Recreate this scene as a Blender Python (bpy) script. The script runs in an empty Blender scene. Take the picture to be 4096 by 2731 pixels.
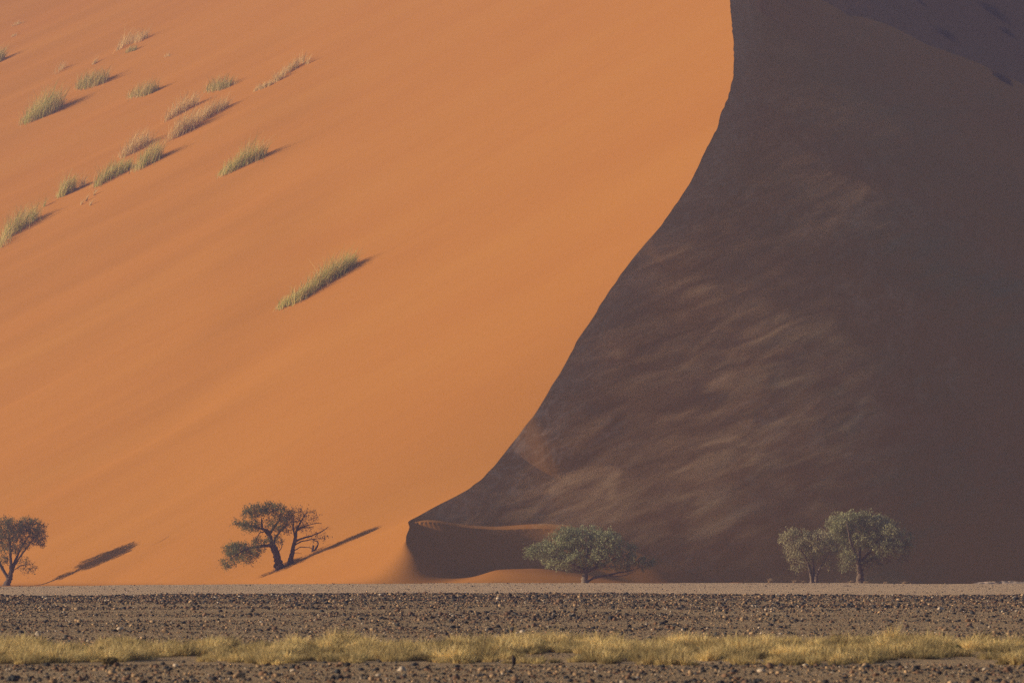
import bpy, math, random
import numpy as np
from mathutils import Vector

S = bpy.context.scene
COL = S.collection
rng = np.random.default_rng(45)
random.seed(45)

# ------------------------------------------------------------------ camera
F = 200 / 36 * 4096            # focal length in photo pixels
CX, HY, CAMZ = 2048.0, 2249.0, 1.7
cam_d = bpy.data.cameras.new('camera')
cam_d.lens = 200
cam_d.sensor_width = 36
cam_d.shift_y = (HY - 1365.5) / 4096
cam_d.clip_start = 1.0
cam_d.clip_end = 4000
cam_d.dof.use_dof = True
cam_d.dof.focus_distance = 480
cam_d.dof.aperture_fstop = 5.6
cam = bpy.data.objects.new('camera', cam_d)
cam.location = (0, 0, CAMZ)
cam.rotation_euler = (math.radians(90), 0, 0)
COL.objects.link(cam)
S.camera = cam

# ------------------------------------------------------------------ light
SUN_B, SUN_S = 0.03, 0.24     # sunlight travels (1, B, -S)
elev = math.atan2(SUN_S, math.hypot(1, SUN_B))
W = bpy.data.worlds.new('World')
S.world = W
W.use_nodes = True
nt = W.node_tree
bg = nt.nodes['Background']
sky = nt.nodes.new('ShaderNodeTexSky')
sky.sky_type = 'NISHITA'
sky.sun_disc = False
sky.sun_elevation = elev
sky.sun_rotation = math.atan2(-1, -SUN_B)
sky.dust_density = 0.6
sky.ozone_density = 3.0
nt.links.new(sky.outputs['Color'], bg.inputs['Color'])
bg.inputs['Strength'].default_value = 0.055
sun_d = bpy.data.lights.new('sun', 'SUN')
sun_d.energy = 5.0
sun_d.angle = math.radians(0.53)
sun_d.color = (1.0, 0.80, 0.57)
sun = bpy.data.objects.new('sun', sun_d)
sun.rotation_euler = Vector((1, SUN_B, -SUN_S)).to_track_quat('-Z', 'Y').to_euler()
sun.location = (-100, 300, 150)
COL.objects.link(sun)
S.view_settings.view_transform = 'Standard'
S.view_settings.look = 'None'
S.view_settings.gamma = 1.0
S.view_settings.exposure = 0.24
S.cycles.use_denoising = False
S.cycles.max_bounces = 5
S.cycles.diffuse_bounces = 3
S.cycles.volume_bounces = 0

# ------------------------------------------------------------------ helpers
def sstep(a, b, x):
    t = np.clip((x - a) / (b - a), 0, 1)
    return t * t * (3 - 2 * t)

def smax(a, b, k):
    h = np.clip(0.5 + 0.5 * (a - b) / k, 0, 1)
    return b * (1 - h) + a * h + k * h * (1 - h)

def _hash(ix, iy, seed):
    h = (ix.astype(np.int64) * 374761393 + iy.astype(np.int64) * 668265263 + seed * 974634777) & 0xffffffff
    h = ((h ^ (h >> 13)) * 1274126177) & 0xffffffff
    h = (h ^ (h >> 16)) & 0xffff
    return h / 32767.5 - 1.0

def vnoise(x, y, seed=0):
    x = np.asarray(x, float); y = np.asarray(y, float)
    ix = np.floor(x); iy = np.floor(y)
    fx = x - ix; fy = y - iy
    ux = fx * fx * fx * (fx * (fx * 6 - 15) + 10); uy = fy * fy * fy * (fy * (fy * 6 - 15) + 10)
    a = _hash(ix, iy, seed); b = _hash(ix + 1, iy, seed)
    c = _hash(ix, iy + 1, seed); d = _hash(ix + 1, iy + 1, seed)
    return (a * (1 - ux) + b * ux) * (1 - uy) + (c * (1 - ux) + d * ux) * uy

def fbm(x, y, oct=4, seed=0, gain=0.5):
    s = 0; a = 1.0
    for i in range(oct):
        s = s + a * vnoise(x, y, seed + i * 17)
        x = x * 2.03 + 11.3; y = y * 2.03 - 7.1; a *= gain
    return s

def mesh_np(name, V, faces, mat, parent=None, col=None, smooth=False, fattr=None):
    """V (n,3); faces (m,k) constant k; col (n,3|4) point colours"""
    V = np.asarray(V, np.float32); faces = np.asarray(faces, np.int32)
    me = bpy.data.meshes.new(name)
    n, (m, k) = len(V), faces.shape
    me.vertices.add(n); me.vertices.foreach_set('co', V.ravel())
    me.loops.add(m * k); me.loops.foreach_set('vertex_index', faces.ravel())
    me.polygons.add(m)
    me.polygons.foreach_set('loop_start', np.arange(0, m * k, k, dtype=np.int32))
    me.polygons.foreach_set('loop_total', np.full(m, k, np.int32))
    if smooth:
        me.polygons.foreach_set('use_smooth', np.ones(m, bool))
    if col is not None:
        col = np.asarray(col, np.float32)
        if col.shape[1] == 3:
            col = np.hstack([col, np.ones((len(col), 1), np.float32)])
        at = me.attributes.new('tint', 'FLOAT_COLOR', 'POINT')
        at.data.foreach_set('color', col.ravel())
    for nm, arr in (fattr or {}).items():
        at = me.attributes.new(nm, 'FLOAT', 'POINT')
        at.data.foreach_set('value', np.asarray(arr, np.float32).ravel())
    me.materials.append(mat)
    me.update(calc_edges=True)
    ob = bpy.data.objects.new(name, me)
    COL.objects.link(ob)
    if parent is not None:
        ob.parent = parent
    return ob

def thing(name, label, cat, loc=(0, 0, 0), group=None):
    o = bpy.data.objects.new(name, None)
    o.empty_display_size = 0.3
    COL.objects.link(o)
    o.location = loc
    o['label'] = label; o['category'] = cat
    if group:
        o['group'] = group
    return o

def px(x, y, Y):
    """the world point seen at photo pixel x, y at distance Y"""
    return np.array([(x - CX) / F * Y, Y, CAMZ + (HY - y) / F * Y])

# ------------------------------------------------------------------ materials
def newmat(name):
    m = bpy.data.materials.new(name); m.use_nodes = True
    n = m.node_tree.nodes; l = m.node_tree.links
    b = n['Principled BSDF']
    b.inputs['Roughness'].default_value = 1.0
    b.inputs['Specular IOR Level'].default_value = 0.1
    return m, n, l, b

def noise_node(n, l, vec, scale, detail=4, rough=0.55, dist=0.0):
    t = n.new('ShaderNodeTexNoise')
    t.inputs['Scale'].default_value = scale; t.inputs['Detail'].default_value = detail
    t.inputs['Roughness'].default_value = rough; t.inputs['Distortion'].default_value = dist
    if vec is not None:
        l.new(vec, t.inputs['Vector'])
    return t.outputs['Fac']

def ramp(n, l, fac, stops):
    r = n.new('ShaderNodeValToRGB')
    e = r.color_ramp.elements
    e[0].position, e[0].color = stops[0][0], (*stops[0][1], 1)
    e[1].position, e[1].color = stops[-1][0], (*stops[-1][1], 1)
    for p, c in stops[1:-1]:
        q = e.new(p); q.color = (*c, 1)
    l.new(fac, r.inputs['Fac'])
    return r.outputs['Color']

def mapping(n, l, scale, rot=(0, 0, 0)):
    tc = n.new('ShaderNodeTexCoord'); mp = n.new('ShaderNodeMapping')
    mp.inputs['Scale'].default_value = scale; mp.inputs['Rotation'].default_value = rot
    l.new(tc.outputs['Object'], mp.inputs['Vector'])
    return mp.outputs['Vector']

def remap(n, l, vec, scale):
    mp = n.new('ShaderNodeMapping'); mp.inputs['Scale'].default_value = scale
    l.new(vec, mp.inputs['Vector'])
    return mp.outputs['Vector']

def mixc(n, l, fac, a, b, mode='MIX'):
    m = n.new('ShaderNodeMix'); m.data_type = 'RGBA'; m.blend_type = mode
    for s, v in ((0, fac), (6, a), (7, b)):
        if isinstance(v, (int, float)):
            m.inputs[s].default_value = v
        elif isinstance(v, tuple):
            m.inputs[s].default_value = (*v, 1)
        else:
            l.new(v, m.inputs[s])
    return m.outputs[2]

def math_node(n, l, op, a, b):
    m = n.new('ShaderNodeMath'); m.operation = op
    for i, v in enumerate((a, b)):
        if isinstance(v, (int, float)): m.inputs[i].default_value = v
        else: l.new(v, m.inputs[i])
    return m.outputs[0]

def sand_material():
    m, n, l, b = newmat('orange_sand')
    big = noise_node(n, l, mapping(n, l, (0.012, 0.05, 0.05), (0, 0, math.radians(-20))), 1.0, 4)
    base = ramp(n, l, big, [(0.3, (0.55, 0.220, 0.036)), (0.5, (0.57, 0.235, 0.039)), (0.7, (0.585, 0.250, 0.043))])
    # fine grain
    g = noise_node(n, l, mapping(n, l, (1, 1, 1)), 9.0, 2, 0.7)
    base = mixc(n, l, 0.20, base, ramp(n, l, g, [(0.3, (0.36, 0.14, 0.05)), (0.7, (0.78, 0.36, 0.14))]))
    # sunlit wisps of airborne sand painted as lighter streaks on the slip face
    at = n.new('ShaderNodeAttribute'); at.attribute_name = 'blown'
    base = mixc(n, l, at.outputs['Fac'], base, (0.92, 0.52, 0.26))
    af = n.new('ShaderNodeAttribute'); af.attribute_name = 'far_shade'
    base = mixc(n, l, af.outputs['Fac'], base, (0.26, 0.13, 0.07))  # deeper shade of the far slope painted into the sand colour
    l.new(base, b.inputs['Base Color'])
    bp = n.new('ShaderNodeBump'); bp.inputs['Strength'].default_value = 0.12; bp.inputs['Distance'].default_value = 0.10
    rp = noise_node(n, l, mapping(n, l, (1, 1, 1)), 4.0, 4, 0.7)
    l.new(rp, bp.inputs['Height']); l.new(bp.outputs['Normal'], b.inputs['Normal'])
    b.inputs['Specular IOR Level'].default_value = 0.0
    return m

def tint_material(name, rough=0.9, transl=0.0, jitter=0.0):
    m, n, l, b = newmat(name)
    at = n.new('ShaderNodeAttribute'); at.attribute_name = 'tint'
    c = at.outputs['Color']
    if jitter:
        g = noise_node(n, l, mapping(n, l, (1, 1, 1)), jitter, 3, 0.6)
        c = mixc(n, l, 0.6, c, ramp(n, l, g, [(0.3, (0.45, 0.45, 0.45)), (0.7, (1.25, 1.22, 1.2))]), 'MULTIPLY')
    l.new(c, b.inputs['Base Color'])
    b.inputs['Roughness'].default_value = rough
    if transl:
        t = n.new('ShaderNodeBsdfTranslucent'); mx = n.new('ShaderNodeMixShader')
        l.new(c, t.inputs['Color'])
        mx.inputs[0].default_value = transl
        out = n['Material Output']
        l.new(b.outputs[0], mx.inputs[1]); l.new(t.outputs[0], mx.inputs[2]); l.new(mx.outputs[0], out.inputs['Surface'])
    return m

def plain_material():
    m, n, l, b = newmat('gravel_plain')
    v = mapping(n, l, (1, 1, 1))
    big = noise_node(n, l, mapping(n, l, (0.06, 0.25, 1)), 1.0, 4)
    base = ramp(n, l, big, [(0.3, (0.45, 0.315, 0.17)), (0.55, (0.52, 0.37, 0.205)), (0.75, (0.59, 0.43, 0.25))])
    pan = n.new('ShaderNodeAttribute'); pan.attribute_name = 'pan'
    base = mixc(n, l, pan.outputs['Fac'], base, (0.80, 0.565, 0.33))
    g = noise_node(n, l, v, 14.0, 4, 0.75)
    base = mixc(n, l, 0.8, base, ramp(n, l, g, [(0.30, (0.35, 0.34, 0.36)), (0.5, (0.95, 0.95, 0.95)), (0.68, (1.35, 1.25, 1.15))]), 'MULTIPLY')
    l.new(base, b.inputs['Base Color'])
    bp = n.new('ShaderNodeBump'); bp.inputs['Strength'].default_value = 1.0; bp.inputs['Distance'].default_value = 0.10
    l.new(noise_node(n, l, v, 9.0, 4, 0.7), bp.inputs['Height']); l.new(bp.outputs['Normal'], b.inputs['Normal'])
    return m

def bark_material():
    m, n, l, b = newmat('bark')
    v = mapping(n, l, (7, 7, 1.6))
    g = noise_node(n, l, v, 1.0, 5, 0.7)
    at = n.new('ShaderNodeAttribute'); at.attribute_name = 'tint'
    c = mixc(n, l, 0.85, at.outputs['Color'], ramp(n, l, g, [(0.32, (0.35, 0.33, 0.32)), (0.52, (1, 1, 1)), (0.72, (1.5, 1.45, 1.4))]), 'MULTIPLY')
    l.new(c, b.inputs['Base Color'])
    bp = n.new('ShaderNodeBump'); bp.inputs['Strength'].default_value = 0.9; bp.inputs['Distance'].default_value = 0.06
    l.new(g, bp.inputs['Height']); l.new(bp.outputs['Normal'], b.inputs['Normal'])
    return m

M_SAND = sand_material()
M_PLAIN = plain_material()
M_BARK = bark_material()
M_LEAF = tint_material('acacia_leaf', 0.8, 0.35)
M_BLADE = tint_material('grass_blade', 0.8, 0.45)
M_STONE = tint_material('desert_stone', 0.75, 0, 18.0)
M_CRUST = tint_material('calcrete_crust', 0.95, 0, 3.0)

# ------------------------------------------------------------------ dune surface
GX0, CXC = 0.50, 0.0016
TIPX, TIPY, TIPZ = -8.8, 480.0, 5.2
_gy = np.linspace(300, 1200, 9001)
_gs = 0.27 - 0.27 * sstep(1010, 1090, _gy)
_gi = np.cumsum(_gs) * (_gy[1] - _gy[0])
_gi -= np.interp(TIPY, _gy, _gi)

def gfun_Y(Y):
    return np.interp(Y, _gy, _gi)

def S_P(X, Y):
    """plain sunlit windward face"""
    X = np.asarray(X, float)
    Xc = np.maximum(X, -230)
    return TIPZ + GX0 * (Xc - TIPX) + 0.5 * CXC * (Xc * Xc - TIPX * TIPX) + gfun_Y(Y)

def hit_left(x, y):
    """distance at which the view ray through x, y meets the windward face"""
    a = (x - CX) / F; b = (HY - y) / F
    lo, hi = 380.0, 1150.0
    for _ in range(60):
        mid = 0.5 * (lo + hi)
        if CAMZ + b * mid > S_P(a * mid, mid): lo = mid
        else: hi = mid
    return 0.5 * (lo + hi)

K = 4096 / 2352
crest_px = [(937,1197),(1000,1163),(1060,1133),(1110,1098),(1150,1055),(1185,1007),(1230,950),(1265,890),(1300,835),(1330,775),
            (1368,722),(1410,655),(1460,585),(1510,530),(1555,465),(1600,395),(1630,330),(1655,270),(1675,220),(1686,170),(1688,130),(1685,80),(1679,30),(1677,0),(1676,-25)]
crest_px = [(x * K, y * K) for x, y in crest_px]
fore_px = [(1540,2335),(1560,2312),(1590,2278),(1622,2235),(1636,2200),(1624,2172),(1626,2140),(1640,2108)]   # low crest running toward the plain
EXTRA = ([0, 900, 1000, 1260, 1500, 1700, 1840, 1916, 1990, 2050, 2084, 2400], [0, 0, 1.0, 4.0, 8.5, 12.5, 14.5, 13.5, 8.5, 3.5, 0, 0])
pts = []
for x, y in fore_px + crest_px:
    Y = hit_left(x, y) + np.interp(y, *EXTRA)
    p = px(x, y, Y)
    pts.append((Y, p[0], p[2]))
pts.sort()
pts = np.array(pts)
ys = pts[:, 0]
yd = np.linspace(ys[0], ys[-1], 900)
def smooth_n(v, nn):
    w = np.hanning(nn); w /= w.sum(); h = nn // 2
    return np.convolve(np.concatenate([2 * v[0] - v[h:0:-1], v, 2 * v[-1] - v[-2:-h - 2:-1]]), w, 'valid')
def smooth_c(v):
    m = sstep(482, 490, yd)
    return smooth_n(v, 11) * (1 - m) + smooth_n(v, 31) * m
xsm = smooth_c(np.interp(yd, ys, pts[:, 1])); zsm = smooth_c(np.interp(yd, ys, pts[:, 2]))
YTOP = yd[-1]; XTOP = xsm[-1]
ext = np.linspace(YTOP + 2, 1120, 110)
extx = XTOP + 5 * np.sin((ext - YTOP) / 90) + (ext - YTOP) * 0.06
CRY = np.concatenate([yd, ext]); CRX = np.concatenate([xsm, extx])
CRX = CRX + (0.05 * vnoise(CRY * 0.6, CRY * 0, 5) + 0.10 * vnoise(CRY * 0.15, CRY * 0 + 3, 6)) * sstep(480, 495, CRY)
CRZ = np.concatenate([zsm, S_P(extx, ext) + (zsm[-1] - S_P(XTOP, YTOP))])
CRES = CRZ - S_P(CRX, CRY)
YF0 = yd[0]
TY = hit_left(*crest_px[0]); TX = px(*crest_px[0], TY)[0]

def S_L(X, Y):
    """windward face, easing into the crest line"""
    u = np.maximum(np.interp(Y, CRY, CRX) - np.asarray(X, float), 0)
    return S_P(X, Y) + np.interp(Y, CRY, CRES) * np.exp(-u / 22)

def crest_x(Y):
    return np.interp(Y, CRY, CRX)

# lip of the small hollow below the end of the crest
lip_px = [(1648,2090,0),(1690,2085,0.22),(1742,2088,0.2),(1800,2099,0.2),(1865,2110,0.22),(1950,2117,0.28),(2003,2119,0.31),(2090,2115,0.36),
          (2177,2113,0.37),(2290,2125,0.3),(2420,2160,0.22),(2560,2205,0.15),(2700,2260,0.1),(2850,2330,0.08)]
lip = []
for x, y, k in lip_px:
    Y = TY
    for _ in range(20):
        X = (x - CX) / F * Y
        Y = TY + k * (X - TX)
    lip.append(px(x, y, Y))
lip = np.array(lip)
ld = np.linspace(lip[0, 0], lip[-1, 0], 220)
LIPY = np.interp(ld, lip[:, 0], lip[:, 1]); LIPZ = np.interp(ld, lip[:, 0], lip[:, 2])
w9 = np.hanning(25); w9 /= w9.sum()
def smooth1(v):
    vp = np.concatenate([2 * v[0] - v[12:0:-1], v, 2 * v[-1] - v[-2:-14:-1]])
    return np.convolve(vp, w9, 'valid')
LIPY = smooth1(LIPY); LIPZ = smooth1(LIPZ)

def floor_z(X, Y):
    ramp_ = 0.040 * np.clip(Y - 436, 0, 60) * sstep(-6.5, -1, X) * (1 - sstep(1, 14, X))
    mound = 0.50 * np.exp(-((X - 17.7) / 2.2) ** 2 - ((Y - 450) / 7) ** 2)
    return -0.38 - 1.2 * sstep(19, 27, X) * sstep(455, 462, Y) + ramp_ + mound + 0.05 * fbm(X * 0.15, Y * 0.15, 3, 91)

def cone(X, Y, PX, PY, PZ, slope, soft=None):
    out = np.full(X.shape, -1e9, np.float32)
    Xf = X.astype(np.float32); Yf = Y.astype(np.float32)
    for i in range(len(PX)):
        d2 = (Xf - PX[i]) ** 2 + (Yf - PY[i]) ** 2
        if soft is not None and soft[i] > 0.01:
            np.maximum(out, PZ[i] - slope * (np.sqrt(d2 + soft[i] ** 2) - soft[i]), out=out)
        else:
            np.maximum(out, PZ[i] - slope * np.sqrt(d2), out=out)
    return out

REPOSE = 0.73
SANDBLOW = 0.12
step = 3
pm = CRY >= TY - 0.05
MCX, MCY, MCZ = CRX[pm][::step], CRY[pm][::step], CRZ[pm][::step]
fm = CRY <= TY + 0.3
FCX, FCY, FCZ = CRX[fm], CRY[fm], CRZ[fm]
hsel = slice(None, None, 3)

def _ridge_pt(x, y):
    Y = np.arange(600, 800, 0.25); X = (x - CX) / F * Y
    i = np.argmax(cone(X, Y, MCX, MCY, MCZ, REPOSE) >= CAMZ + (HY - y) / F * Y)
    return X[i], Y[i]
RP = [_ridge_pt(3274, 0), _ridge_pt(3700, 165), _ridge_pt(4096, 345)]
print('ridge', RP, 'crest top', YTOP, XTOP, 'tip', TX, TY)

def cone_near(X, Y):
    """repose cone from the crest points abreast of and around each place"""
    out = np.full(X.shape, -1e9)
    for o in np.arange(-4.0, 4.01, 0.1):
        yy = Y + o
        xx = np.interp(yy, CRY, CRX); zz = np.interp(yy, CRY, CRZ)
        z = zz - REPOSE * np.hypot(X - xx, o)
        out = np.maximum(out, np.where(yy >= TY, z, -1e9))
    return out

def ridge_Y(X):
    return np.interp(X, [p[0] for p in RP], [p[1] for p in RP]) + 0.8 * np.sin(X * 0.21)

def left_noise(X, Y):
    # long wind-drawn swells running up to the right
    c, s = math.cos(math.radians(18)), math.sin(math.radians(18))
    u = X * c + Y * s; v = -X * s + Y * c
    n1 = 0.75 * fbm(u * 0.012, v * 0.045, 3, 3)
    n2 = 0.05 * fbm(u * 0.03 + 5, v * 0.17, 3, 29)
    n3 = 0.012 * fbm(u * 0.12 + 9, v * 0.75, 2, 57)
    w = np.clip((crest_x(Y) - X) / 14, 0, 1)
    w = w * w * (3 - 2 * w)
    lw = 0.15 + 0.85 * sstep(-18, -34, X)
    return (n1 * lw + n2 * 0.8 + n3) * w

def left_z(X, Y):
    z = S_L(X, Y) + left_noise(X, Y)
    return smax(z, floor_z(X, Y), 0.35 * np.clip((crest_x(Y) - X) / 3.0, 0.02, 1))

def right_z(X, Y):
    cm = cone(X, Y, MCX, MCY, MCZ, REPOSE)
    dn = X - crest_x(Y)
    nr_ = dn < 3.0
    if nr_.any():
        cm[nr_] = np.maximum(cm[nr_], cone_near(X[nr_], Y[nr_]))
    cf = np.full(X.shape, -1e9, np.float32)
    near = (Y < 512) & (X < 40)
    if near.any():
        cf[near] = cone(X[near], Y[near], np.concatenate([FCX[::2], ld[hsel]]), np.concatenate([FCY[::2], LIPY[hsel]]),
                        np.concatenate([FCZ[::2], LIPZ[hsel]]), 0.60,
                        np.concatenate([0 * FCY[::2], np.zeros(len(ld[hsel]))]))
    fl = floor_z(X, Y)
    # shallow runnels and swells of the slip face
    d = X - crest_x(Y)
    sl = 0.22 * fbm(X * 0.10, Y * 0.07, 4, 71) * sstep(1, 10, d)
    fan = 0.03 * np.sin((X * 0.95 + 0.55 * (Y - 480)) * 2.6 + 1.5 * vnoise(X * 0.3, Y * 0.3, 8)) * sstep(0.5, 2.5, d) * np.exp(-((X + 4) / 4.0) ** 2 - ((Y - 484) / 6.0) ** 2)
    cm = cm + sl + fan
    ly = np.interp(X, ld, LIPY); lz = np.interp(X, ld, LIPZ)
    front = Y < ly
    zf = smax(np.maximum(cf + 0.5 * sl * sstep(0.3, 3, ly - Y), cm), fl, 0.5)
    ap = lz + 0.13 * (Y - ly) - 0.004 * (Y - ly) ** 2
    ap = np.where(X < ld[0], -1e9, ap - 6 * sstep(9, 17, X))
    k = 0.7 * sstep(0, 2.5, Y - ly) + 0.01
    zb = smax(smax(cm, ap, k), fl, 0.5)
    z = np.where(front, zf, zb)
    # a secondary arm of the dune drops away behind its own ridge
    ry = ridge_Y(X)
    m = (Y > ry)
    if m.any():
        zr = cone(X[m], ry[m], MCX[::2], MCY[::2], MCZ[::2], REPOSE)
        drop = 12 * sstep(0.5, 10, d[m])
        z[m] = np.maximum(np.minimum(z[m], zr - 0.42 * (Y[m] - ry[m])), z[m] - drop)
    return z

def spaced(segs):
    out = [segs[0][0]]
    for a, b, h0, h1 in segs:
        x = a; L = b - a
        while x < b - 1e-6:
            t = (x - a) / L
            x = min(b, x + h0 + (h1 - h0) * t)
            out.append(x)
    return np.array(out)

rows = spaced([(398, 446, 0.8, 0.25), (446, 500, 0.13, 0.14), (500, 720, 0.22, 0.45), (720, 900, 0.5, 0.9), (900, 1110, 2, 3), (1110, 1200, 6, 8)])
ul = spaced([(0, 4, 0.06, 0.15), (4, 14, 0.15, 0.28), (14, 110, 0.28, 0.5), (110, 260, 1.5, 6)])
ur = spaced([(0, 3, 0.06, 0.11), (3, 24, 0.12, 0.15), (24, 75, 0.25, 0.5), (75, 260, 2, 7)])[1:]
cols = np.concatenate([-ul[::-1], ur])
nl = len(ul)
RX = crest_x(rows)[:, None] + cols[None, :]
RY = np.repeat(rows[:, None], len(cols), 1)
RZ = np.zeros_like(RX)
RZ[:, :nl] = left_z(RX[:, :nl], RY[:, :nl])
for i0 in range(0, len(rows), 60):
    RZ[i0:i0 + 60, nl:] = right_z(RX[i0:i0 + 60, nl:], RY[i0:i0 + 60, nl:])
RZ *= 1 - sstep(1118, 1200, RY)
# the low end of the crest is rounded off where it runs out on the plain
_gx = np.arange(-40, 12, 0.1)
for i in np.where((rows > 450) & (rows < 475))[0]:
    sg = 1.9 * float(1 - sstep(464, 475, rows[i]))
    if sg < 0.08: continue
    kx = np.arange(-int(sg * 30) - 1, int(sg * 30) + 2) * 0.1
    kw = np.exp(-0.5 * (kx / sg) ** 2); kw /= kw.sum()
    zz = np.interp(_gx, RX[i], RZ[i])
    zs = np.convolve(np.pad(zz, len(kx) // 2, mode='edge'), kw, 'valid')
    wt = sstep(-38, -28, RX[i]) * (1 - sstep(1, 9, RX[i]))
    RZ[i] = RZ[i] * (1 - wt) + np.interp(RX[i], _gx, zs) * wt
d_r = RX - crest_x(RY)
# mask of the painted glow of sunlit sand drifting past the crest
def sunlit_wisps(X, Y, Z, d):
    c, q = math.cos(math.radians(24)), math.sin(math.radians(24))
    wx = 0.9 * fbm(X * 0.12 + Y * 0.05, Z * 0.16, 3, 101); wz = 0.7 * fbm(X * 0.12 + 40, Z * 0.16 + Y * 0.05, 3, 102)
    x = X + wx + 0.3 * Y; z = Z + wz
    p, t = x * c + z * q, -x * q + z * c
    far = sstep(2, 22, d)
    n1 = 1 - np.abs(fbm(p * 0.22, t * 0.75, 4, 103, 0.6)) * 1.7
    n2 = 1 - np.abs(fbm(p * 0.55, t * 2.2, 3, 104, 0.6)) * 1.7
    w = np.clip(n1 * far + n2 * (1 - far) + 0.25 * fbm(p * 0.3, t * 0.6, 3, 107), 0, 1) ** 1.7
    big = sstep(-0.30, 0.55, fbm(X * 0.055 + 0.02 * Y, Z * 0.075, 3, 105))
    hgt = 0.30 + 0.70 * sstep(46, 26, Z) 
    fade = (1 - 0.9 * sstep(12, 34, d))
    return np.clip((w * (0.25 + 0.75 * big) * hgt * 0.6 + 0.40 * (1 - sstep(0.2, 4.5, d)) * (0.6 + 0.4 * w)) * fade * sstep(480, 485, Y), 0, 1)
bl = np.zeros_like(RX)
bl[:, nl:] = sunlit_wisps(RX[:, nl:], RY[:, nl:], RZ[:, nl:], d_r[:, nl:])
co = sstep(0.3, 5.0, RY - ridge_Y(RX)) * sstep(1, 9, d_r) * 0.65  # mask of the painted shade beyond the secondary ridge
nr, nc = RX.shape
idx = np.arange(nr * nc).reshape(nr, nc)
faces = np.stack([idx[:-1, :-1], idx[:-1, 1:], idx[1:, 1:], idx[1:, :-1]], -1).reshape(-1, 4)
dune = mesh_np('dune', np.stack([RX, RY, RZ], -1).reshape(-1, 3), faces, M_SAND, smooth=True, fattr={'blown': bl.ravel(), 'far_shade': co.ravel()})
dune['kind'] = 'structure'
dune['label'] = 'huge orange sand dune with sharp curved crest, sunlit left face and shaded right face'

# ------------------------------------------------------------------ gravel plain
EDGE_TBL = ([-40, -34, -24, -8, 0, 12, 30, 40], [0.00, 0.02, 0.14, 0.235, 0.245, 0.25, 0.22, 0.20])
def plain_z(X, Y):
    X = np.asarray(X, float); Y = np.asarray(Y, float)
    terr = 0.40 * sstep(130, 225, Y) * (1 - sstep(229, 262, Y))
    terr = terr * (1 + 0.16 * vnoise(X * 0.07, Y * 0 + 2, 44))
    rise = np.interp(X, *EDGE_TBL) * sstep(290, 390, Y)
    tilt = -0.10 * sstep(-6, -24, X) * sstep(150, 228, Y) * (1 - sstep(229, 262, Y))
    drop = -1.6 * sstep(401, 412, Y) - 1.2 * sstep(430, 480, Y)
    rough = 0.03 * fbm(X * 0.22, Y * 0.22, 3, 15)
    return terr + rise + tilt + drop + rough

pr = spaced([(-120, 60, 30, 12), (60, 130, 1.0, 0.8), (130, 270, 0.8, 0.8), (270, 390, 2, 1.5), (390, 415, 0.4, 0.4), (415, 480, 6, 6), (480, 1300, 40, 60)])
half = spaced([(0, 45, 0.6, 0.9), (45, 600, 4, 60)])
pc = np.concatenate([-half[::-1][:-1], half])
PXg, PYg = np.meshgrid(pc, pr)
PZg = plain_z(PXg, PYg)
nr, nc = PXg.shape
idx = np.arange(nr * nc).reshape(nr, nc)
faces = np.stack([idx[:-1, :-1], idx[:-1, 1:], idx[1:, 1:], idx[1:, :-1]], -1).reshape(-1, 4)
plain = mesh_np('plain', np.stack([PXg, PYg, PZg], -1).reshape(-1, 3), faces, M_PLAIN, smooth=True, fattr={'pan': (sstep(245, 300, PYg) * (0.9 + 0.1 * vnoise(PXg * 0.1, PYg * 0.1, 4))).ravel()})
plain['kind'] = 'structure'
plain['label'] = 'flat brown gravel plain in front of the dune'

# ------------------------------------------------------------------ trees
def tube(path, radii, sides, seed=0):
    """one tapered tube along a path"""
    path = np.asarray(path, float); n = len(path)
    r = np.random.default_rng(seed)
    V = []; Fc = []
    up = np.array([0.0, 1.0, 0.0])
    ph = r.random() * 6.28
    for i in range(n):
        t = path[min(i + 1, n - 1)] - path[max(i - 1, 0)]
        t /= np.linalg.norm(t) + 1e-9
        a = np.cross(t, up); a /= np.linalg.norm(a) + 1e-9
        b = np.cross(t, a)
        for k in range(sides):
            an = ph + k * 2 * math.pi / sides
            rr = radii[i] * (1 + (0.16 * r.standard_normal() if sides > 5 else 0))
            V.append(path[i] + rr * (math.cos(an) * a + math.sin(an) * b))
    for i in range(n - 1):
        for k in range(sides):
            Fc.append((i * sides + k, i * sides + (k + 1) % sides, (i + 1) * sides + (k + 1) % sides, (i + 1) * sides + k))
    return np.array(V), np.array(Fc)

def resample(path, h):
    path = np.asarray(path, float)
    seg = np.linalg.norm(np.diff(path, axis=0), axis=1); L = np.concatenate([[0], np.cumsum(seg)])
    n = max(2, int(L[-1] / h) + 1)
    t = np.linspace(0, L[-1], n)
    return np.stack([np.interp(t, L, path[:, i]) for i in range(3)], 1)

def join(parts):
    V = []; Fc = []; C = []; o = 0
    for v, f, c in parts:
        V.append(v); Fc.append(f + o); C.append(np.tile(c, (len(v), 1)) if np.ndim(c) == 1 else c); o += len(v)
    return np.concatenate(V), np.concatenate(Fc), np.concatenate(C)

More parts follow.
